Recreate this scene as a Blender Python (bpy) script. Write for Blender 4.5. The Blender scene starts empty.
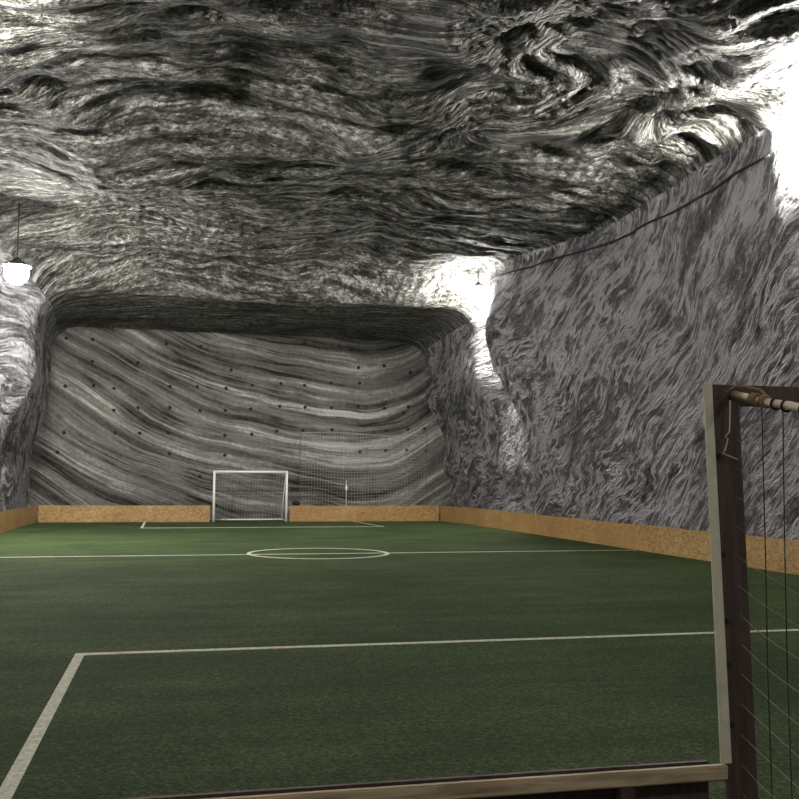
import bpy, bmesh, math, random
from mathutils import Vector, Matrix, noise
from mathutils.bvhtree import BVHTree
random.seed(7)
sc = bpy.context.scene
COL = sc.collection
# ------------------------------------------------------------ camera, world, exposure
F_PX = 980.0
yaw, pitch, roll = [math.radians(a) for a in (13.3689, 4.613, 0.3832)]
fw = Vector((math.sin(yaw)*math.cos(pitch), math.cos(yaw)*math.cos(pitch), math.sin(pitch)))
rt = Vector((math.cos(yaw), -math.sin(yaw), 0)); up = rt.cross(fw)
r2 = rt*math.cos(roll) + up*math.sin(roll); u2 = -rt*math.sin(roll) + up*math.cos(roll)
cd = bpy.data.cameras.new('camera'); cam = bpy.data.objects.new('camera', cd); COL.objects.link(cam)
cd.sensor_width = 36; cd.lens = F_PX/799*36; cd.clip_start = 0.05; cd.clip_end = 200
mw = Matrix((( r2.x, u2.x, -fw.x, 0), (r2.y, u2.y, -fw.y, 0), (r2.z, u2.z, -fw.z, 1.75), (0, 0, 0, 1)))
cam.matrix_world = mw
sc.camera = cam
w = bpy.data.worlds.new('world'); sc.world = w; w.use_nodes = True
w.node_tree.nodes['Background'].inputs[0].default_value = (0.5, 0.5, 0.5, 1)
w.node_tree.nodes['Background'].inputs[1].default_value = 0.0
sc.view_settings.view_transform = 'Standard'; sc.view_settings.look = 'None'
sc.view_settings.gamma = 1; sc.view_settings.use_curve_mapping = False
sc.view_settings.exposure = 0.35
sc.cycles.max_bounces = 8; sc.cycles.diffuse_bounces = 5
LAMP_STRENGTH = 750.0
# lamps: x, y, z, strength factor
LAMPS = [(-3.93, 27.0, 7.06, 1.1, 1), (10.45, 32.2, 8.2, 0.6, 0), (12.0, 15.0, 8.1, 2.2, 2), (-4.4, 13.4, 8.25, 1.7, 2),
         (-3.2, -2.2, 7.6, 0.22, 0), (9.6, -2.2, 7.6, 0.22, 0)]

# ------------------------------------------------------------ helpers
def link(name, bm, mat, parent=None, smooth=False, label=None, cat=None, group=None, kind=None):
    me = bpy.data.meshes.new(name); bm.to_mesh(me); bm.free()
    if mat is not None: me.materials.append(mat)
    if smooth:
        for p in me.polygons: p.use_smooth = True
    o = bpy.data.objects.new(name, me); COL.objects.link(o); o.parent = parent
    tag(o, label, cat, group, kind)
    return o
def tag(o, label=None, cat=None, group=None, kind=None):
    if label: o['label'] = label
    if cat: o['category'] = cat
    if group: o['group'] = group
    if kind: o['kind'] = kind
    return o
def thing(name, label, cat, loc=(0, 0, 0), group=None):
    o = bpy.data.objects.new(name, None); COL.objects.link(o); o.location = loc
    o.empty_display_size = 0.2
    return tag(o, label, cat, group)
def box(bm, lo, hi, bevel=0.0):
    r = bmesh.ops.create_cube(bm, size=1.0)
    vs = r['verts']
    for v in vs:
        v.co = Vector([(lo[i]+hi[i])/2 + v.co[i]*(hi[i]-lo[i]) for i in range(3)])
    if bevel > 0:
        es = list({e for v in vs for e in v.link_edges})
        bmesh.ops.bevel(bm, geom=es, offset=bevel, segments=2, affect='EDGES')
    return bm
def tube(bm, pts, r, n=8, closed=False, caps=True):
    pts = [Vector(p) for p in pts]; rings = []
    N = len(pts); prev = None
    for i, p in enumerate(pts):
        a = pts[(i-1) % N] if (closed or i > 0) else p
        b = pts[(i+1) % N] if (closed or i < N-1) else p
        d = (b-a).normalized()
        if prev is None:
            q = d.cross(Vector((0, 0, 1)))
            if q.length < 1e-3: q = d.cross(Vector((0, 1, 0)))
            q.normalize()
        else:
            q = (prev - d*prev.dot(d)).normalized()
        prev = q; s = d.cross(q)
        rr = r[i] if isinstance(r, (list, tuple)) else r
        rings.append([bm.verts.new(p + (q*math.cos(2*math.pi*k/n) + s*math.sin(2*math.pi*k/n))*rr) for k in range(n)])
    for i in range(N if closed else N-1):
        A, B = rings[i], rings[(i+1) % N]
        for k in range(n): bm.faces.new((A[k], A[(k+1) % n], B[(k+1) % n], B[k]))
    if not closed and caps:
        bm.faces.new(rings[0][::-1]); bm.faces.new(rings[-1])
    return bm
def lathe(bm, prof, n=24, c=(0, 0, 0)):
    c = Vector(c); rings = []
    for r, z in prof:
        if r < 1e-5: rings.append([bm.verts.new(c+Vector((0, 0, z)))])
        else: rings.append([bm.verts.new(c+Vector((r*math.cos(2*math.pi*k/n), r*math.sin(2*math.pi*k/n), z))) for k in range(n)])
    for A, B in zip(rings, rings[1:]):
        for k in range(n):
            a = A[k % len(A)]; b = A[(k+1) % len(A)]; c2 = B[(k+1) % len(B)]; d = B[k % len(B)]
            f = [a]
            for v in (b, c2, d):
                if v not in f: f.append(v)
            if len(f) > 2: bm.faces.new(f)
    return bm
def sstep(a, b, x):
    t = max(0.0, min(1.0, (x-a)/(b-a))); return t*t*(3-2*t)
def n3(x, y, z): return noise.noise(Vector((x, y, z)))

# ------------------------------------------------------------ materials
class NT:
    def __init__(s, name):
        s.m = bpy.data.materials.new(name); s.m.use_nodes = True; s.t = s.m.node_tree; s.n = s.t.nodes
        s.b = s.n['Principled BSDF']
    def new(s, typ, **kw):
        o = s.n.new(typ)
        for k, v in kw.items(): setattr(o, k, v)
        return o
    def inp(s, sock, v):
        if hasattr(v, 'is_output') or isinstance(v, bpy.types.NodeSocket): s.t.links.new(v, sock)
        else: sock.default_value = v
    def math(s, op, a, b=0.0, c=None, clamp=False):
        o = s.new('ShaderNodeMath', operation=op, use_clamp=clamp)
        s.inp(o.inputs[0], a); s.inp(o.inputs[1], b)
        if c is not None: s.inp(o.inputs[2], c)
        return o.outputs[0]
    def noise(s, vec, scale=1.0, detail=4.0, rough=0.55, dist=0.0):
        o = s.new('ShaderNodeTexNoise')
        s.inp(o.inputs['Vector'], vec); s.inp(o.inputs['Scale'], scale); s.inp(o.inputs['Detail'], detail)
        s.inp(o.inputs['Roughness'], rough); s.inp(o.inputs['Distortion'], dist)
        return o.outputs[0]
    def mapv(s, vec, scale, loc=(0, 0, 0)):
        o = s.new('ShaderNodeMapping'); s.inp(o.inputs['Vector'], vec)
        o.inputs['Scale'].default_value = scale; o.inputs['Location'].default_value = loc
        return o.outputs[0]
    def ramp(s, fac, stops):
        o = s.new('ShaderNodeValToRGB'); s.inp(o.inputs[0], fac); e = o.color_ramp.elements
        while len(e) < len(stops): e.new(0.5)
        for i, (p, c) in enumerate(stops):
            e[i].position = p; e[i].color = (*c, 1)
        return o.outputs[0]
    def mix(s, f, a, b, typ='MIX'):
        o = s.new('ShaderNodeMix', data_type='RGBA', blend_type=typ)
        s.inp(o.inputs[0], f); s.inp(o.inputs[6], a); s.inp(o.inputs[7], b); return o.outputs[2]
    def bump(s, h, dist, strength=1.0):
        o = s.new('ShaderNodeBump'); s.inp(o.inputs['Height'], h)
        o.inputs['Distance'].default_value = dist; o.inputs['Strength'].default_value = strength
        s.t.links.new(o.outputs[0], s.b.inputs['Normal'])
    def obj(s): return s.new('ShaderNodeTexCoord').outputs['Object']
def plain(name, col, rough=0.6, metal=0.0, var=0.15, scale=20, bump=0.0):
    k = NT(name); n = k.noise(k.obj(), scale, 4)
    lo = tuple(c*(1-var) for c in col); hi = tuple(min(1, c*(1+var)) for c in col)
    k.inp(k.b.inputs['Base Color'], k.ramp(n, [(0.3, lo), (0.7, hi)]))
    k.b.inputs['Roughness'].default_value = rough; k.b.inputs['Metallic'].default_value = metal
    if bump: k.bump(n, bump)
    return k.m
def rock_mat(name, a, b, c, stops, bumpd, ribs=0.5, coarse=(1.3, 0.16), rough_amt=0.5, pits=0.0, ridge=0.0, al=4.2):
    """a,b,c: weights of broad bands, mid bands, fine grain; strata attribute holds (across, along, offset)"""
    k = NT(name); zs = 0.0 if ribs > 1 else 1.0
    at = k.new('ShaderNodeAttribute', attribute_name='strata').outputs['Vector']
    ob = k.obj()
    cgs = k.new('ShaderNodeSeparateXYZ'); k.inp(cgs.inputs[0], at)
    n1 = k.noise(k.mapv(at, (coarse[0], coarse[1], zs)), 1.0, 3, 0.55, 0.15)
    n2 = k.noise(k.mapv(at, (coarse[0]*2.9, coarse[1]*al, zs), (3, 7, 1)), 1.0, 4, 0.65, 0.1)
    n3_ = k.noise(k.mapv(at, (coarse[0]*8, coarse[1]*al*3.2, zs), (11, 2, 5)), 1.0, 4, 0.7, 0.1)
    g = k.noise(ob, 7.0, 5, 0.65, 0.3)
    s1 = k.math('MULTIPLY_ADD', n1, a, k.math('MULTIPLY_ADD', n2, b, k.math('MULTIPLY', n3_, c)))
    tot = k.math('MULTIPLY_ADD', g, 0.25, s1)
    tot = k.math('DIVIDE', tot, a+b+c+0.25)
    rv = k.noise(k.mapv(at, (coarse[0]*1.9, coarse[1]*(1.3 if ridge < 0 else 2.2), zs), (17, 1, 9)), 1.0, 3, 0.6, 0.15)
    rdg = k.math('SUBTRACT', 1.0, k.math('MULTIPLY', k.math('ABSOLUTE', k.math('SUBTRACT', rv, 0.5)), 16.0), clamp=True)
    rm = k.math('MULTIPLY', k.math('SUBTRACT', k.noise(ob, 0.55, 3), 0.38, clamp=True), 5.0, clamp=True)
    rdg = k.math('MULTIPLY', rdg, rm)
    tot = k.math('MULTIPLY_ADD', rdg, ridge, tot)
    if ribs > 1:
        gw = k.math('SINE', k.math('MULTIPLY_ADD', cgs.outputs[0], 15.0, k.math('MULTIPLY', k.noise(ob, 1.1, 4), 3.5)))
        gm = k.math('MULTIPLY', k.math('SUBTRACT', k.noise(ob, 0.8, 3), 0.33, clamp=True), 4.0, clamp=True)
        gw = k.math('MULTIPLY', k.math('MULTIPLY', gw, gm), cgs.outputs[2])
        tot = k.math('MULTIPLY_ADD', gw, 0.10, tot)
    col = k.ramp(tot, stops)
    k.inp(k.b.inputs['Base Color'], col)
    k.b.inputs['Roughness'].default_value = 0.75
    k.b.inputs['Specular IOR Level'].default_value = 0.25
    # cutter grooves across the layers + chipped relief
    sep = k.new('ShaderNodeSeparateXYZ'); k.inp(sep.inputs[0], at)
    wob = k.math('MULTIPLY', k.noise(k.mapv(at, (1.5, 0.8, 1)), 1.0, 2), 14.0)
    rb = k.math('SINE', k.math('MULTIPLY_ADD', sep.outputs[1], 17.0, wob))
    msk = k.math('MULTIPLY', k.math('SUBTRACT', k.noise(k.mapv(at, (0.9, 0.25, 1), (5, 5, 5)), 1.0, 2), 0.45, clamp=True), 4.0, clamp=True)
    cr = k.math('ABSOLUTE', k.math('SUBTRACT', n2, 0.5))
    h = k.math('MULTIPLY_ADD', cr, 2.6, k.math('MULTIPLY_ADD', n3_, 0.75, k.math('MULTIPLY', g, rough_amt)))
    h = k.math('MULTIPLY_ADD', k.math('MULTIPLY', rb, msk), 0.15*ribs, h)
    h = k.math('MULTIPLY_ADD', rdg, 3.0*ridge, h)
    if ribs > 1: h = k.math('MULTIPLY_ADD', gw, 0.6, h)
    if pits:
        vo = k.new('ShaderNodeTexVoronoi', feature='F1'); k.inp(vo.inputs['Vector'], k.mapv(at, (2.2, 1.1, 1))); vo.inputs['Scale'].default_value = 2.2
        h = k.math('MULTIPLY_ADD', vo.outputs['Distance'], pits, h)
    k.bump(h, bumpd)
    return k.m
D, L = (0.055, 0.053, 0.05), (0.50, 0.48, 0.46)
M_CEIL = rock_mat('salt_rock_roof', 0.45, 0.8, 1.35, [(0.38, (0.045, 0.043, 0.035)), (0.46, (0.14, 0.136, 0.115)), (0.52, (0.36, 0.348, 0.315)), (0.58, (0.80, 0.78, 0.73))], 0.55, 2.4, (2.1, 0.3), 1.2, 1.3, -0.12, 6.0)
M_WALL = rock_mat('salt_rock_cut_wall', 0.6, 0.8, 0.7, [(0.39, (0.065, 0.062, 0.066)), (0.49, (0.25, 0.24, 0.25)), (0.58, (0.80, 0.77, 0.79))], 0.5, 0.3, (1.4, 0.24), 0.9, 0.6, 0.20, 4.0)  # ridges also lightened in the colour to stand in for groove shading
M_BACK = rock_mat('banded_salt_rock', 1.0, 0.5, 0.32, [(0.37, (0.022, 0.02, 0.016)), (0.45, (0.115, 0.108, 0.095)), (0.53, (0.24, 0.23, 0.21)), (0.60, (0.58, 0.56, 0.52))], 0.08, 0.0, (1.5, 0.055), 0.5, 0.0, -0.12)

def turf_mat():
    k = NT('artificial_grass'); ob = k.obj()
    a = k.noise(ob, 38, 5, 0.7); b = k.noise(ob, 0.45, 4, 0.6); d = k.noise(k.mapv(ob, (0.35, 2.0, 1)), 1.0, 3)
    v = k.math('MULTIPLY_ADD', a, 0.75, k.math('MULTIPLY_ADD', b, 0.2, k.math('MULTIPLY', d, 0.15)))
    v = k.math('DIVIDE', v, 1.1)
    k.inp(k.b.inputs['Base Color'], k.ramp(v, [(0.38, (0.018, 0.030, 0.012)), (0.5, (0.050, 0.078, 0.030)), (0.62, (0.12, 0.155, 0.068))]))
    k.b.inputs['Roughness'].default_value = 0.9; k.b.inputs['Specular IOR Level'].default_value = 0.1
    k.bump(a, 0.02)
    return k.m
M_TURF = turf_mat()
def line_mat():
    k = NT('white_line_fibres'); n = k.noise(k.obj(), 30, 5, 0.7)
    k.inp(k.b.inputs['Base Color'], k.ramp(n, [(0.3, (0.44, 0.43, 0.33)), (0.6, (0.88, 0.86, 0.70))]))
    k.b.inputs['Roughness'].default_value = 0.9; k.bump(n, 0.01); return k.m
M_LINE = line_mat()
def osb_mat():
    k = NT('pressed_flake_board'); ob = k.obj()
    vo = k.new('ShaderNodeTexVoronoi'); k.inp(vo.inputs['Vector'], k.mapv(ob, (1, 1, 2.2))); vo.inputs['Scale'].default_value = 14
    sp = k.new('ShaderNodeSeparateColor'); k.inp(sp.inputs[0], vo.outputs['Color'])
    n = k.noise(ob, 0.8, 4); f = k.noise(ob, 25, 3)
    v = k.math('MULTIPLY_ADD', sp.outputs[0], 0.35, k.math('MULTIPLY_ADD', n, 0.45, k.math('MULTIPLY', f, 0.2)))
    k.inp(k.b.inputs['Base Color'], k.ramp(v, [(0.25, (0.22, 0.115, 0.032)), (0.45, (0.37, 0.215, 0.07)), (0.65, (0.48, 0.32, 0.13)), (0.8, (0.60, 0.45, 0.23))]))
    ri = k.new('ShaderNodeObjectInfo').outputs['Random']
    k.inp(k.b.inputs['Base Color'], k.mix(k.math('MULTIPLY', ri, 0.5), k.ramp(v, [(0.25, (0.22, 0.115, 0.032)), (0.45, (0.37, 0.215, 0.07)), (0.65, (0.48, 0.32, 0.13)), (0.8, (0.60, 0.45, 0.23))]), (0.33, 0.165, 0.06, 1)))
    k.b.inputs['Roughness'].default_value = 0.6; k.bump(v, 0.01); return k.m
M_OSB = osb_mat()
def wood_mat(name, c0, c1, sc_=(30, 3, 30)):
    k = NT(name); n = k.noise(k.mapv(k.obj(), sc_), 1.0, 5, 0.6, 0.6)
    k.inp(k.b.inputs['Base Color'], k.ramp(n, [(0.3, c0), (0.7, c1)])); k.b.inputs['Roughness'].default_value = 0.65
    k.bump(n, 0.004); return k.m
M_RAIL = wood_mat('worn_rail_timber', (0.24, 0.18, 0.10), (0.62, 0.50, 0.32), (3, 30, 30))
M_DARKWOOD = wood_mat('dark_stained_timber', (0.035, 0.022, 0.016), (0.085, 0.055, 0.04), (30, 30, 3))
M_POLE = wood_mat('bare_peeled_wood', (0.35, 0.26, 0.17), (0.72, 0.6, 0.45), (4, 4, 4))
M_WHITEPOST = plain('off_white_paint', (0.62, 0.60, 0.45), 0.5, 0, 0.12, 14, 0.002)
M_GOALWHITE = plain('white_goal_paint', (0.92, 0.91, 0.86), 0.4, 0, 0.05)
M_STEEL = plain('dark_lamp_metal', (0.05, 0.05, 0.05), 0.5, 0.6)
M_BOLT = plain('black_bolt_plate', (0.012, 0.012, 0.012), 0.7, 0.2)
M_CORD_D = plain('dark_cord', (0.03, 0.025, 0.02), 0.9)
M_CORD_L = plain('pale_cord', (0.55, 0.48, 0.36), 0.9)
M_THREAD = plain('faded_net_thread', (0.30, 0.27, 0.22), 0.9)
M_ROPE = plain('brown_rope', (0.22, 0.15, 0.07), 0.9)
M_NET = plain('grey_net_thread', (0.5, 0.5, 0.47), 0.9)
M_NETW = plain('white_net_thread', (0.7, 0.7, 0.66), 0.9)
M_FLOOR = plain('dusty_rock_floor', (0.09, 0.085, 0.08), 0.9, 0, 0.3, 3, 0.02)
M_RUBBER = plain('black_cable_rubber', (0.015, 0.015, 0.017), 0.6)
def emit_mat():
    k = NT('lit_lamp_glass'); k.b.inputs['Base Color'].default_value = (1, 1, 1, 1)
    k.b.inputs['Emission Color'].default_value = (1.0, 0.975, 0.93, 1); k.b.inputs['Emission Strength'].default_value = 1.0
    return k
def lamp_glass(f):
    k = emit_mat(); k.b.inputs['Emission Strength'].default_value = LAMP_STRENGTH*f; return k.m

# ------------------------------------------------------------ cavern shell
XL, XR, ZC = -5.15, 11.85, 8.9
def strata_ceiling(x, y):
    wx = n3(x*0.16, y*0.16, 3.1); wy = n3(x*0.33+5, y*0.33, 9.2); wz = n3(x*0.8, y*0.8, 1.7)
    s = y*0.95 + 1.6*wx + 0.5*wy + 0.08*wz - 0.05*(x-1.5)**2*(1-sstep(2, 6, x))
    t = x + 0.8*n3(x*0.2, y*0.2, 20)
    # diagonal layers running to the near right corner
    wgt = sstep(3.5, 7.5, x)*(1-sstep(13.5, 17.5, y))
    s2 = (y+x)*0.72 + 0.6*wx + 0.3*wy; t2 = (x-y)*0.72
    s = s*(1-wgt) + s2*wgt; t = t*(1-wgt)+t2*wgt
    # curl of concentric grooves
    cg = max(0.8*wgt, 0.4)
    for cx, cy, rad in ((6.2, 16.5, 2.9),):
        d = math.hypot(x-cx, y-cy); ww = math.exp(-(d/rad)**6)*sstep(-1.6, 0.2, x-cx)
        ang = math.atan2(y-cy, abs(x-cx)+1e-6)
        s = s*(1-ww) + (cy+d*1.35+0.12*wy)*ww; t = t*(1-ww) + (cx+ang*1.5)*ww
        cg = max(cg, ww)
    return s, t, cg
def strata_right(y, z):
    h = 0.43*(y-30) - (0.025*(30-y)**2 if y < 30 else 0)
    if y < 14: h = 0.43*(14-30) - 0.025*256 - (14-y)*1.2
    s = (z+h)*0.8 + 0.5*n3(y*0.3, z*0.3, 4) + 0.25*n3(y*0.9, z*0.9, 14)
    t = (-y+z*1.2)*0.7 + 0.5*n3(y*0.2, z*0.2, 44)
    return s, t
def strata_left(y, z):
    s = (z+0.5*y)*0.8 + 0.7*n3(y*0.3, z*0.3, 74) + 0.3*n3(y*0.9, z*0.9, 84)
    return s, (y-z)*0.7
def strata_back(x, z):
    k = 0.026 if x < 8 else 0.13
    s = z - k*(x-8)**2 + 0.35*n3(x*0.22, z*0.35, 5.5) + 0.1*n3(x*0.8, z*1.0, 6.5)
    # swirl in the upper right corner
    return s, x
def relief(s, t, off):
    a = abs(n3(s*1.1, t*0.22, off)); b = n3(s*2.6, t*0.5, off+3); c = n3(s*5.5, t*1.3, off+7)
    return 0.12*a + 0.12*b + 0.08*c
STEP = 0.125
def throat(y): return sstep(31.9, 33.6, y)
def section(y):
    """list of (x, z, nx, nz) round one cross-section, left foot -> roof -> right foot"""
    T = throat(y); near = sstep(33.6, 41, y)
    zc = ZC - 1.05*T - 0.10*T*near + 0.25*n3(0, y*0.18, 2.2)*(1-T)
    r = 0.55 + 0.55*T
    P = []
    nz = 66; nx = 136; na = 10
    def lx(z): return XL + (0.95*T)*sstep(2.2, 5.2, z) - 0.35*T*near*sstep(2.2, 5.2, z)
    def rx(z):
        b = XR - (0.9*T)*sstep(3.2, 5.6, z) + 0.2*T*near*sstep(3.2, 5.6, z) + 1.0*(1-sstep(15.8, 16.7, y))*sstep(2.5, 4.5, z)
        b -= 0.3*sstep(16.0, 17.0, y)*(1-sstep(18.5, 23, y))*sstep(3, 6, z)  # bulge added to shield the wall from the near right lamp
        b -= 1.25*sstep(23, 31.0, y)*(1-sstep(31.2, 31.9, y))*sstep(3.0, 6.5, z)
        if y > 20.5: b -= 0.22*sstep(1.84, 1.96, z)*sstep(20.5, 22.5, y)
        return b
    for i in range(nz):
        z = (zc-r)*i/nz; P.append((lx(z), z, 1, 0))
    xl = lx(zc-r); xr = rx(zc-r)
    for i in range(na):
        a = math.pi/2*i/na; P.append((xl+r-r*math.cos(a), zc-r+r*math.sin(a), math.cos(a), -math.sin(a)))
    for i in range(nx+1):
        x = xl+r + (xr-xl-2*r)*i/nx; P.append((x, zc, 0, -1))
    for i in range(na-1, -1, -1):
        a = math.pi/2*i/na; P.append((xr-r+r*math.cos(a), zc-r+r*math.sin(a), -math.cos(a), -math.sin(a)))
    for i in range(nz-1, -1, -1):
        z = (zc-r)*i/nz; P.append((rx(z), z, -1, 0))
    return P, (nz+na//2, nz+na+nx+1+na//2)
Ys = [-4+1.0*i for i in range(12)] + [8+STEP*i for i in range(int((41.6-8)/STEP)+1)]
rows = []; strat = []
for y in Ys:
    P, cuts = section(y)
    row = []; st = []
    for j, (x, z, nx_, nz_) in enumerate(P):
        wc = max(0, -nz_)**2
        s1, t1, cg = strata_ceiling(x, y)
        if x < 3: s2, t2 = strata_left(y, z); off = 31.0
        else: s2, t2 = strata_right(y, z); off = 51.0
        T = throat(y)
        big = 0.42*n3(x*0.28, y*0.28, z*0.28+8) + 0.16*n3(x*0.9, y*0.9, z*0.9)
        foot = sstep(0.2, 1.6, z)
        dc = relief(s1, t1, 11.0)*(1-0.75*T) + big*(1-0.7*T)
        dw = (relief(s2, t2, off)*0.6*(0.5+0.5*foot) + big*0.45*foot)*(1-0.5*T) - 0.05
        if y > 20.5 and z < 1.9 and x > 3: dw *= 0.5
        if y > 32.2 and T < 0.97: pass
        d = wc*dc + (1-wc)*dw
        # a boulder hanging from the roof by the right wall
        if wc > 0.3:
            q = math.hypot((x-9.3)/0.8, (y-17.9)/0.6); d += 0.5*math.exp(-q**2*1.6)
            q = math.hypot((x-11.2)/1.2, (y-15.9)/0.5); d += 0.5*math.exp(-q**2*1.6)
            q = math.hypot((x-3.2)/3.0, (y-20.2)/0.8); d += 0.35*math.exp(-q**2*1.4)
            q = math.hypot((x+1.0)/3.5, (y-21.5)/1.6); d += 0.55*math.exp(-q**2*1.4)
        row.append(Vector((x+nx_*d, y, z+nz_*d)))
        st.append(((s1, t1, cg), (s2, t2, off)))
    rows.append(row); strat.append(st)
def shell_part(name, j0, j1, mat, which):
    bm = bmesh.new(); grid = []
    att = []
    for r_, s_ in zip(rows, strat):
        grid.append([bm.verts.new(r_[j]) for j in range(j0, j1+1)]); att += [s_[j][which] for j in range(j0, j1+1)]
    for A, B in zip(grid, grid[1:]):
        for k in range(len(A)-1): bm.faces.new((A[k], A[k+1], B[k+1], B[k]))
    o = link(name, bm, mat, smooth=True, kind='structure')
    a = o.data.attributes.new('strata', 'FLOAT_VECTOR', 'POINT')
    for i, v in enumerate(att): a.data[i].vector = v
    return o
NP = len(rows[0])
wl = shell_part('wall_left', 0, cuts[0], M_WALL, 1)
ce = shell_part('ceiling', cuts[0], cuts[1], M_CEIL, 0)
wr = shell_part('wall_right', cuts[1], NP-1, M_WALL, 1)
# back wall
bm = bmesh.new(); att = []; grid = []
for i in range(0, 96):
    z = i*0.1; row = []
    for j in range(0, 191):
        x = -6+j*0.1
        s, t = strata_back(x, z)
        d = 0.10*n3(x*0.4, z*0.4, 3.3) + 0.05*n3(s*2.2, t*0.15, 5) + 0.02*n3(s*6, t*0.6, 8)
        # corners round forward into the side walls
        d += 0.9*sstep(10.6, 13.0, x)**1.5*2 + 0.5*(1-sstep(-5.6, -4.2, x))
        row.append(bm.verts.new((x, 41.1-d, z))); att.append((s, t, 3.0))
    grid.append(row)
for A, B in zip(grid, grid[1:]):
    for k in range(len(A)-1): bm.faces.new((A[k], A[k+1], B[k+1], B[k]))
wb = link('wall_back', bm, M_BACK, smooth=True, kind='structure')
a = wb.data.attributes.new('strata', 'FLOAT_VECTOR', 'POINT')
for i, v in enumerate(att): a.data[i].vector = v
bm = bmesh.new(); box(bm, (-6.5, -4.3, -0.05), (13.2, -4.0, 10)); link('wall_front', bm, M_FLOOR, kind='structure')
bm = bmesh.new(); box(bm, (-7, -4.3, -0.25), (13.8, 41.8, 0.0)); link('floor', bm, M_FLOOR, kind='structure')
def bvh(o):
    return BVHTree.FromPolygons([v.co for v in o.data.vertices], [tuple(p.vertices) for p in o.data.polygons])
B_back, B_right, B_ceil, B_left = bvh(wb), bvh(wr), bvh(ce), bvh(wl)

# ------------------------------------------------------------ pitch
turf = thing('artificial_turf', 'green artificial turf pitch with white markings laid over the whole hall floor', 'turf')
bm = bmesh.new()
NX, NY = 40, 90
def tx(u, y):
    lo = -4.81+0.14*sstep(36, 39.25, y); hi = 11.485 - (0.1*max(0, min(1, (y-35.5)/2)) + 0.3*max(0, (y-37.5)/1.75))
    return lo+(hi-lo)*u
g = []
for j in range(NY+1):
    y = 3.62+(39.27-3.62)*j/NY
    g.append([bm.verts.new((tx(i/NX, y), y, 0.012)) for i in range(NX+1)])
for A, B in zip(g, g[1:]):
    for k in range(NX): bm.faces.new((A[k], A[k+1], B[k+1], B[k]))
q = [bm.verts.new(p) for p in ((1.77, 39.27, 0.012), (4.84, 39.27, 0.012), (4.84, 40.55, 0.012), (1.77, 40.55, 0.012))]
bm.faces.new(q)
r = bmesh.ops.extrude_face_region(bm, geom=bm.faces[:])
for v in [e for e in r['geom'] if isinstance(e, bmesh.types.BMVert)]: v.co.z = 0.001
bmesh.ops.recalc_face_normals(bm, faces=bm.faces[:])
link('grass_surface', bm, M_TURF, turf)
def strip(pts, wdt, z=0.017):
    """flat ribbon with thickness along a 2D polyline"""
    bm = bmesh.new(); P = [Vector(p) for p in pts]; rows_ = []
    closed = (P[0]-P[-1]).length < 1e-6
    if closed: P = P[:-1]
    N = len(P)
    for i, p in enumerate(P):
        a = P[(i-1) % N] if closed or i > 0 else p; b = P[(i+1) % N] if closed or i < N-1 else p
        d = (b-a).normalized(); n = Vector((-d.y, d.x))*wdt/2
        if not closed and 0 < i < N-1:
            d1 = (p-a).normalized(); c = max(0.3, abs(d1.dot(d))); n /= c
        rows_.append([bm.verts.new((p.x+n.x, p.y+n.y, 0)), bm.verts.new((p.x+n.x, p.y+n.y, z)), bm.verts.new((p.x-n.x, p.y-n.y, z)), bm.verts.new((p.x-n.x, p.y-n.y, 0))])
    for i in range(N if closed else N-1):
        A, B = rows_[i], rows_[(i+1) % N]
        for k in range(4): bm.faces.new((A[k], B[k], B[(k+1) % 4], A[(k+1) % 4]))
    if not closed: bm.faces.new(rows_[0]); bm.faces.new(rows_[-1][::-1])
    bmesh.ops.recalc_face_normals(bm, faces=bm.faces[:])
    return bm
link('halfway_line', strip([(-4.8, 22.56), (11.45, 22.6)], 0.085), M_LINE, turf)
cc = (3.5, 22.75); link('centre_circle', strip([(cc[0]+1.6*math.cos(2*math.pi*k/72), cc[1]+1.6*math.sin(2*math.pi*k/72)) for k in range(73)], 0.09), M_LINE, turf)
def dense(pts, n=20):
    out = []
    for a, b in zip(pts, pts[1:]):
        for i in range(n): out.append((a[0]+(b[0]-a[0])*i/n, a[1]+(b[1]-a[1])*i/n))
    out.append(pts[-1]); return out
link('penalty_area_line', strip([(-0.83, 3.64), (-0.77, 10.22), (7.35, 10.26), (7.4, 3.64)], 0.09), M_LINE, turf)
link('penalty_area_line', strip([(-0.72, 39.25), (-0.74, 34.7), (7.74, 34.9), (7.45, 39.25)], 0.085), M_LINE, turf)

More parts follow.
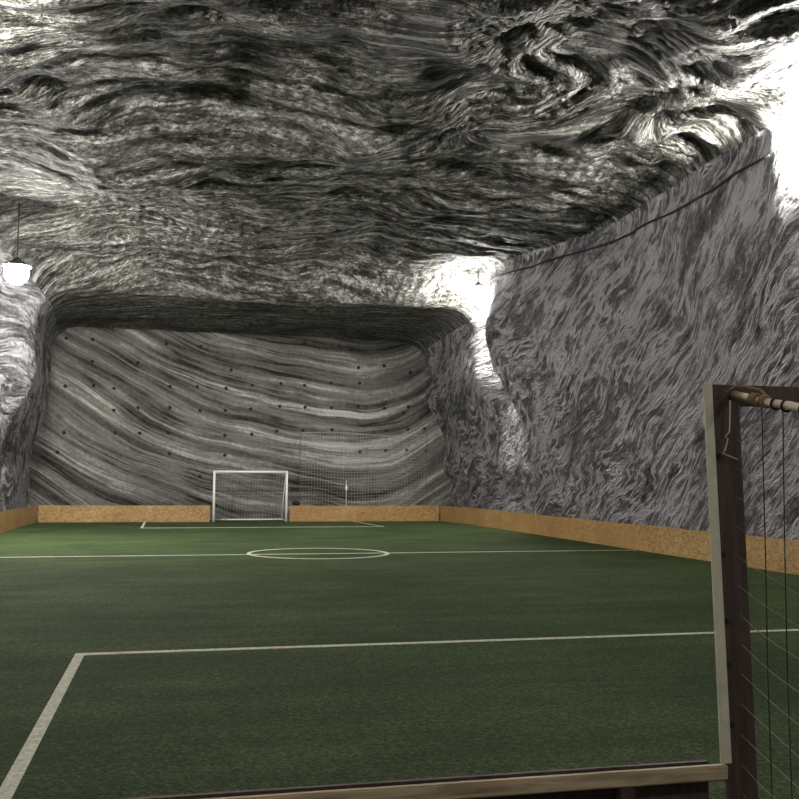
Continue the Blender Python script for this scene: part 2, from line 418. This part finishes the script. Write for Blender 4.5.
# ------------------------------------------------------------ perimeter boards
def board(name, label, pts, h=0.65, th=0.03, plen=2.44, out=1, mat=None):
    """panels along a polyline; panel's inner face on the line, thickness to the side given by out"""
    t = thing(name, label, 'board', (pts[0][0], pts[0][1], 0))
    seg = [Vector(p) for p in pts]; L_ = sum((b-a).length for a, b in zip(seg, seg[1:]))
    n = max(1, round(L_/plen))
    def at(s):
        for a, b in zip(seg, seg[1:]):
            l = (b-a).length
            if s <= l+1e-6: return a+(b-a)*s/l
            s -= l
        return seg[-1]
    for i in range(n):
        a, b = at(L_*i/n), at(L_*(i+1)/n)
        d = (b-a).normalized(); nn = Vector((-d.y, d.x))*out
        a2 = a+d*0.004; b2 = b-d*0.004; hh = h+random.uniform(-0.012, 0.012)
        bm = bmesh.new()
        vs = []
        for z in (0.0, hh):
            for p in (a2, b2, b2+nn*th, a2+nn*th): vs.append(bm.verts.new((p.x-t.location.x, p.y-t.location.y, z)))
        for f in ((0, 1, 2, 3), (4, 5, 6, 7), (0, 1, 5, 4), (1, 2, 6, 5), (2, 3, 7, 6), (3, 0, 4, 7)): bm.faces.new([vs[k] for k in f])
        bmesh.ops.recalc_face_normals(bm, faces=bm.faces[:])
        link('panel', bm, mat or M_OSB, t)
        bm = bmesh.new(); m = (a+b)/2+nn*(th+0.03)
        box(bm, (m.x-t.location.x-0.025, m.y-t.location.y-0.025, 0), (m.x-t.location.x+0.025, m.y-t.location.y+0.025, hh-0.05))
        link('stake', bm, M_DARKWOOD, t)
    return t
board('perimeter_board', 'long low wooden board along the foot of the right rock wall', [(11.5, 3.7), (11.5, 35.5), (11.4, 37.5), (11.1, 39.25)], out=-1)
board('perimeter_board', 'low wooden board on the left edge of the pitch', [(-4.82, 3.7), (-4.82, 36), (-4.68, 39.25)], out=1)
board('perimeter_board', 'low wooden board across the far end, left of the white goal', [(-4.62, 39.3), (1.74, 39.3)], out=1)
board('perimeter_board', 'low wooden board across the far end, right of the white goal', [(4.87, 39.3), (11.04, 39.28)], out=1)
# near end board
nb = thing('near_end_board', 'low board with a worn timber top rail at the near edge of the pitch', 'board', (-4.8, 3.5, 0))
bm = bmesh.new(); box(bm, (0, 0.0, 0.592), (6.955, 0.032, 0.65), 0.006); link('top_rail', bm, M_RAIL, nb)
for i in range(3):
    bm = bmesh.new(); box(bm, (2.3*i+0.005, 0.051, 0.0), (2.3*i+2.297, 0.07, 0.655)); link('panel', bm, M_DARKWOOD, nb)
for i in range(5):
    bm = bmesh.new(); box(bm, (0.1+1.6*i, 0.004, 0), (0.16+1.6*i, 0.05, 0.592)); link('stake', bm, M_DARKWOOD, nb)

# ------------------------------------------------------------ far goal
fg = thing('football_goal', 'small white metal football goal at the far end of the pitch', 'goal', (3.30, 39.26, 0.012))
HW, R0 = 1.425, 0.045
for s in (-1, 1):
    bm = bmesh.new(); tube(bm, [(s*HW, 0, 0), (s*HW, 0, 1.965)], R0, 12); link('post', bm, M_GOALWHITE, fg, True)
    bm = bmesh.new(); tube(bm, [(s*HW, 0, 1.94), (s*HW, 0.35, 1.9), (s*(HW-0.02), 0.95, 0.9), (s*(HW-0.04), 1.15, 0.04)], 0.02, 8); link('rear_stanchion', bm, M_GOALWHITE, fg, True)
    bm = bmesh.new(); tube(bm, [(s*HW, 0, 0.035), (s*HW, 1.15, 0.035)], 0.02, 8); link('side_ground_bar', bm, M_GOALWHITE, fg, True)
bm = bmesh.new(); tube(bm, [(-HW-0.04, 0, 1.965), (HW+0.04, 0, 1.965)], R0, 12); link('crossbar', bm, M_GOALWHITE, fg, True)
bm = bmesh.new(); tube(bm, [(-HW, 1.15, 0.04), (HW, 1.15, 0.04)], 0.03, 8); link('rear_ground_bar', bm, M_GOALWHITE, fg, True)
bm = bmesh.new()
prof = [(0.0, 1.93), (0.35, 1.88), (0.65, 1.4), (0.95, 0.88), (1.15, 0.05)]
for i in range(25):
    x = -HW+2*HW*i/24; tube(bm, [(x, a, b) for a, b in prof], 0.0016, 3)
for k in range(17):
    q = k/16*4; i = min(3, int(q)); f_ = q-i
    a = prof[i][0]+(prof[i+1][0]-prof[i][0])*f_; b = prof[i][1]+(prof[i+1][1]-prof[i][1])*f_
    tube(bm, [(-HW, a, b), (HW, a, b)], 0.0016, 3)
    for s in (-1, 1): tube(bm, [(s*HW, 0, b), (s*HW, a, b)], 0.0016, 3)
link('net', bm, M_NETW, fg)

# ------------------------------------------------------------ ball catch net in front of the far rock wall
cn = thing('catch_net', 'thin grey ball catch net hanging low against the banded back wall', 'net', (5.4, 40.35, 0))
bm = bmesh.new(); W_, H0, H1 = 5.4, 0.05, 3.6
for i in range(int(W_/0.12)+1):
    x = i*0.12; tube(bm, [(x, 0.03*math.sin(x*2), H0), (x, 0, H1+0.06*math.sin(x*1.2))], 0.0035, 3)
for k in range(30):
    z = H0+(H1-H0)*k/29; tube(bm, [(x*0.6, 0.02*math.sin(x), z+0.03*math.sin(x*1.3)) for x in range(10)], 0.0035, 3)
link('mesh_panel', bm, M_NET, cn)
bm = bmesh.new(); tube(bm, [(i*0.3, 0, H1+0.06*math.sin(i*0.36)) for i in range(19)], 0.008, 5); link('top_rope', bm, M_NET, cn)
for x in (0.0, 5.4):
    bm = bmesh.new(); tube(bm, [(x, 0.02, 0), (x, 0.02, H1+0.1)], 0.015, 6); link('support_pole', bm, M_STEEL, cn)
pl = thing('marker_pole', 'thin pale upright pole with a white fitting behind the far board right of the goal', 'pole', (7.25, 39.9, 0))
bm = bmesh.new(); tube(bm, [(0, 0, 0), (0.01, 0, 1.68)], 0.016, 8); link('shaft', bm, M_NETW, pl)
bm = bmesh.new(); lathe(bm, [(0, 1.24), (0.035, 1.26), (0.05, 1.33), (0.045, 1.42), (0.02, 1.46), (0, 1.46)], 12, (0.008, 0, 0)); link('fitting', bm, M_GOALWHITE, pl, True)
bm = bmesh.new()
bmesh.ops.create_icosphere(bm, subdivisions=3, radius=0.13)
for v in bm.verts:
    v.co *= 1+0.25*n3(v.co.x*9, v.co.y*9, v.co.z*9); v.co.z *= 0.7
    v.co.x *= 1.3; v.co.y *= 0.8
zm = min(v.co.z for v in bm.verts)
for v in bm.verts: v.co.z -= zm
# lies on the board's top, against its stake
o = link('dark_bundle', bm, M_BOLT, smooth=True, label='small dark bundle lying on top of the far board just right of the goal', cat='bundle'); o.location = (5.12, 39.32, 0.645)

# ------------------------------------------------------------ rock bolts on the back wall
BP = [(-3.98, 8.16), (-4.0, 7.28), (-2.99, 7.26), (-2.99, 6.36), (-1.2, 6.38), (-2.11, 5.32), (-1.15, 4.55), (-3.99, 5.35), (-3.97, 3.49), (-4.2, 2.71), (-1.06, 3.52), (0.09, 3.54), (0.11, 4.58), (1.19, 5.48), (1.32, 4.48), (2.35, 4.51), (2.36, 5.44), (2.55, 6.2), (1.28, 7.14), (-2.09, 4.43), (2.37, 2.67), (1.38, 1.79), (2.35, 3.49), (-2.01, 3.52), (7.94, 6.48), (9.07, 6.6), (10.24, 6.34), (6.76, 5.78), (8.0, 5.81), (4.64, 5.72), (7.96, 4.82), (9.11, 4.77), (10.16, 4.85), (5.67, 4.73), (4.6, 4.74), (6.8, 4.74), (9.94, 4.59), (6.84, 3.8), (9.2, 3.8), (10.16, 3.87), (3.46, 3.55), (4.49, 3.69), (8.06, 2.88), (9.18, 2.94), (10.11, 2.98), (10.95, 2.96), (5.64, 5.66), (3.44, 5.6), (7.09, 7.4), (5.61, 7.45), (10.89, 3.91), (0.1, 5.45), (-0.1, 7.2), (3.4, 4.6), (5.6, 3.75), (0.15, 2.7), (-2.9, 5.4)]
proto = None
for x, z in BP:
    hit = B_back.ray_cast(Vector((x, 38, z)), Vector((0, 1, 0)))
    if hit[0] is None: continue
    if proto is None:
        bm = bmesh.new()
        lathe(bm, [(0, 0.0), (0.075, 0.0), (0.075, 0.015), (0.035, 0.03), (0.03, 0.08), (0, 0.08)], 10)
        bmesh.ops.rotate(bm, verts=bm.verts[:], cent=(0, 0, 0), matrix=Matrix.Rotation(math.pi/2, 3, 'X'))
        proto = link('rock_bolt', bm, M_BOLT, label='small black rock bolt on the banded far wall above the wooden boards', cat='rock bolt', group='rock bolts dotted over the far wall')
        o = proto
    else:
        o = proto.copy(); COL.objects.link(o)
    o.location = (x, hit[0].y+0.012, z)

# ------------------------------------------------------------ cable along the top of the right wall
pts = []
for i in range(70):
    y = 16.9+i*0.22; z = 8.12+0.02*math.sin(i*0.35)+0.12*math.exp(-(y-16.9)/4)+0.25*sstep(24, 31, y)
    h = B_right.ray_cast(Vector((7, y, z)), Vector((1, 0, 0)))
    if h[0] is None: h = B_ceil.ray_cast(Vector((7, y, z)), Vector((1, 0, 0)))
    pts.append(Vector((h[0].x-0.03 if h[0] else 11.5, y, z)))
sm = [pts[0]]+[Vector((min(pts[i-1].x, pts[i].x, pts[i+1].x), pts[i].y, pts[i].z)) for i in range(1, len(pts)-1)]+[pts[-1]]
bm = bmesh.new(); tube(bm, sm, 0.028, 6)
link('power_cable', bm, M_RUBBER, smooth=True, label='black cable strung along the top of the right rock wall under the roof edge', cat='cable')

# ------------------------------------------------------------ lamps
labels = ['round glowing lamp high on the left where the far wall begins', 'bright lamp at the top of the right wall beside the far rock arch',
          'lamp under the roof at the near right, beyond the edge of view', 'lamp under the roof at the near left, beyond the edge of view',
          'lamp under the roof behind the viewer, on the left', 'lamp under the roof behind the viewer, on the right']
for (x, y, z, f_, added_shade), lb in zip(LAMPS, labels):
    t = thing('flood_lamp', lb, 'lamp', (x, y, z), 'roof lamps in the hall corners')
    bm = bmesh.new(); bmesh.ops.create_uvsphere(bm, u_segments=20, v_segments=12, radius=0.31 if added_shade == 1 else 0.27)
    link('glass_globe', bm, lamp_glass(f_), t, True)
    bm = bmesh.new(); lathe(bm, [(0, 0.40), (0.07, 0.40), (0.09, 0.36), (0.16, 0.30), (0.17, 0.24), (0.155, 0.23), (0, 0.245)], 20); link('cap', bm, M_STEEL, t, True)
    if added_shade == 2:
        bm = bmesh.new(); lathe(bm, [(0, -0.30), (0.2, -0.29), (0.55, -0.20), (0.56, -0.215), (0.2, -0.31), (0, -0.32)], 28); link('light_stop_dish', bm, M_STEEL, t, True)  # dish added below the out-of-view lamps to block their downward light
    if added_shade == 1:
        bm = bmesh.new(); lathe(bm, [(0.15, 0.30), (0.26, 0.26), (0.38, 0.18), (0.38, 0.165), (0.26, 0.245), (0.15, 0.285)], 28); link('added_shade', bm, M_STEEL, t, True)  # added over the globe to keep its light off the roof above
    h = B_ceil.ray_cast(Vector((x, y, z)), Vector((0, 0, 1)))
    top = (h[0].z - z + 0.03) if h[0] else 0.8
    bm = bmesh.new(); tube(bm, [(0, 0, 0.39), (0, 0, max(0.45, top))], 0.02, 8); link('hanging_rod', bm, M_STEEL, t)

# ------------------------------------------------------------ near goal at the right
ng = thing('timber_goal', 'near timber goal with off-white front edge, dark post and loose net at the right', 'goal', (2.14, 3.54, 0))
def prism(bm, quad_b, quad_t):
    v = [bm.verts.new(p) for p in quad_b] + [bm.verts.new(p) for p in quad_t]
    for f in ((3, 2, 1, 0), (4, 5, 6, 7), (0, 1, 5, 4), (1, 2, 6, 5), (2, 3, 7, 6), (3, 0, 4, 7)): bm.faces.new([v[k] for k in f])
    bmesh.ops.recalc_face_normals(bm, faces=bm.faces[:]); return bm
bm = prism(bmesh.new(), [(-0.016, -0.04, 0.655), (0.030, -0.04, 0.655), (0.030, -0.028, 0.655), (-0.016, -0.028, 0.655)],
           [(-0.062, -0.04, 2.14), (-0.024, -0.04, 2.14), (-0.024, -0.028, 2.14), (-0.062, -0.028, 2.14)])
bmesh.ops.bevel(bm, geom=bm.edges[:], offset=0.003, segments=1, affect='EDGES')
link('front_edge_strip', bm, M_WHITEPOST, ng, label='off-white painted edge strip of the post')
bm = prism(bmesh.new(), [(0.04, -0.03, 0.0), (0.165, -0.03, 0.0), (0.165, 0.0, 0.0), (0.04, 0.0, 0.0)],
           [(-0.03, -0.03, 2.135), (0.10, -0.03, 2.135), (0.10, 0.0, 2.135), (-0.03, 0.0, 2.135)])
bmesh.ops.bevel(bm, geom=bm.edges[:], offset=0.004, segments=1, affect='EDGES')
link('post', bm, M_DARKWOOD, ng)
for z in (1.85, 1.46, 1.20, 1.03, 0.80):
    bm = bmesh.new(); lathe(bm, [(0, 0), (0.012, 0), (0.010, 0.010), (0, 0.012)], 8)
    bmesh.ops.rotate(bm, verts=bm.verts[:], cent=(0, 0, 0), matrix=Matrix.Rotation(math.pi/2, 3, 'X'))
    for v in bm.verts: v.co += Vector((0.045-z*0.033+0.016, -0.030, z))
    link('net_hook', bm, M_BOLT, ng)
bm = bmesh.new(); box(bm, (0.095, -0.03, 2.055), (3.0, 0.05, 2.135), 0.004); link('crossbar', bm, M_DARKWOOD, ng)
bm = bmesh.new(); box(bm, (3.0, -0.03, 0), (3.11, 0.05, 2.135), 0.004); link('post', bm, M_DARKWOOD, ng)
# frame pole running back
P0 = Vector((0.075, -0.035, 2.092)); P1 = Vector((0.075, -1.45, 1.82))
bm = bmesh.new(); tube(bm, [P0+(P1-P0)*i/12+Vector((0.003*math.sin(i*1.7), 0, 0.003*math.cos(i*2.1))) for i in range(13)], 0.0165, 10)
link('rear_frame_pole', bm, M_POLE, ng, True, label='pale bare wooden pole')
bm = bmesh.new(); box(bm, (0.05, -1.49, 0), (0.11, -1.43, 1.84), 0.004); link('rear_post', bm, M_DARKWOOD, ng)
# rope bindings round the pole
for q, n_ in ((0.13, 4), (0.20, 3), (0.28, 1), (0.345, 1), (0.45, 1)):
    bm = bmesh.new()
    c0 = P0+(P1-P0)*(q/ (P1-P0).length)
    for k in range(n_):
        c = c0+(P1-P0).normalized()*0.011*k
        tube(bm, [c+Vector((0.021*math.cos(a), 0.004*math.sin(a*2), 0.021*math.sin(a))) for a in [2*math.pi*i/14 for i in range(14)]], 0.0055, 6, closed=True)
    link('rope_binding', bm, M_ROPE if n_ > 1 else M_CORD_D, ng, True)
def cord(name, pts, r, mat, lab=None):
    bm = bmesh.new(); tube(bm, pts, r, 5); return link(name, bm, mat, ng, True, label=lab)
cord('loose_rope', [(0.05, -0.045, 2.07), (0.047, -0.045, 2.0), (0.042, -0.048, 1.945), (0.022, -0.05, 1.925), (0.033, -0.05, 1.915), (0.02, -0.05, 1.87), (0.008, -0.05, 1.86), (0.03, -0.05, 1.85), (0.075, -0.05, 1.835)], 0.0032, M_CORD_L, 'pale loose rope end')
cord('loose_rope', [(0.03, -0.05, 2.10), (0.06, -0.07, 2.125), (0.075, -0.12, 2.12), (0.085, -0.2, 2.1), (0.08, -0.26, 2.06), (0.075, -0.3, 2.04)], 0.006, M_ROPE)
# hanging dark cords of the side net
SX = 0.075
def zpole(yy): return P0.z+(P1.z-P0.z)*(yy-P0.y)/(P1.y-P0.y)
for i in range(11):
    yy = -0.22-0.12*i
    cord('net_cord', [(SX+0.01*math.sin(i), yy, zpole(yy)-0.01), (SX+0.004, yy+0.004, 1.5), (SX-0.003, yy-0.004, 1.0), (SX, yy-0.01, 0.55), (SX, yy-0.012, 0.02)], 0.0024, M_CORD_D, 'dark hanging net cord' if i == 0 else None)
for i in range(17):
    z0 = 0.20+0.115*i
    if z0 > 1.98: break
    end = -1.43; n_ = 12
    pts = []
    for k in range(n_+1):
        yy = -0.04+(end+0.04)*k/n_
        pts.append((SX+0.006*math.sin(k*1.3+i), yy, max(0.01, z0-0.27*abs(yy)-0.012*math.sin(k/n_*math.pi*3))))
    cord('net_thread', pts, 0.0016 if i < 10 else 0.0010, M_THREAD, 'pale side net thread' if i == 0 else None)
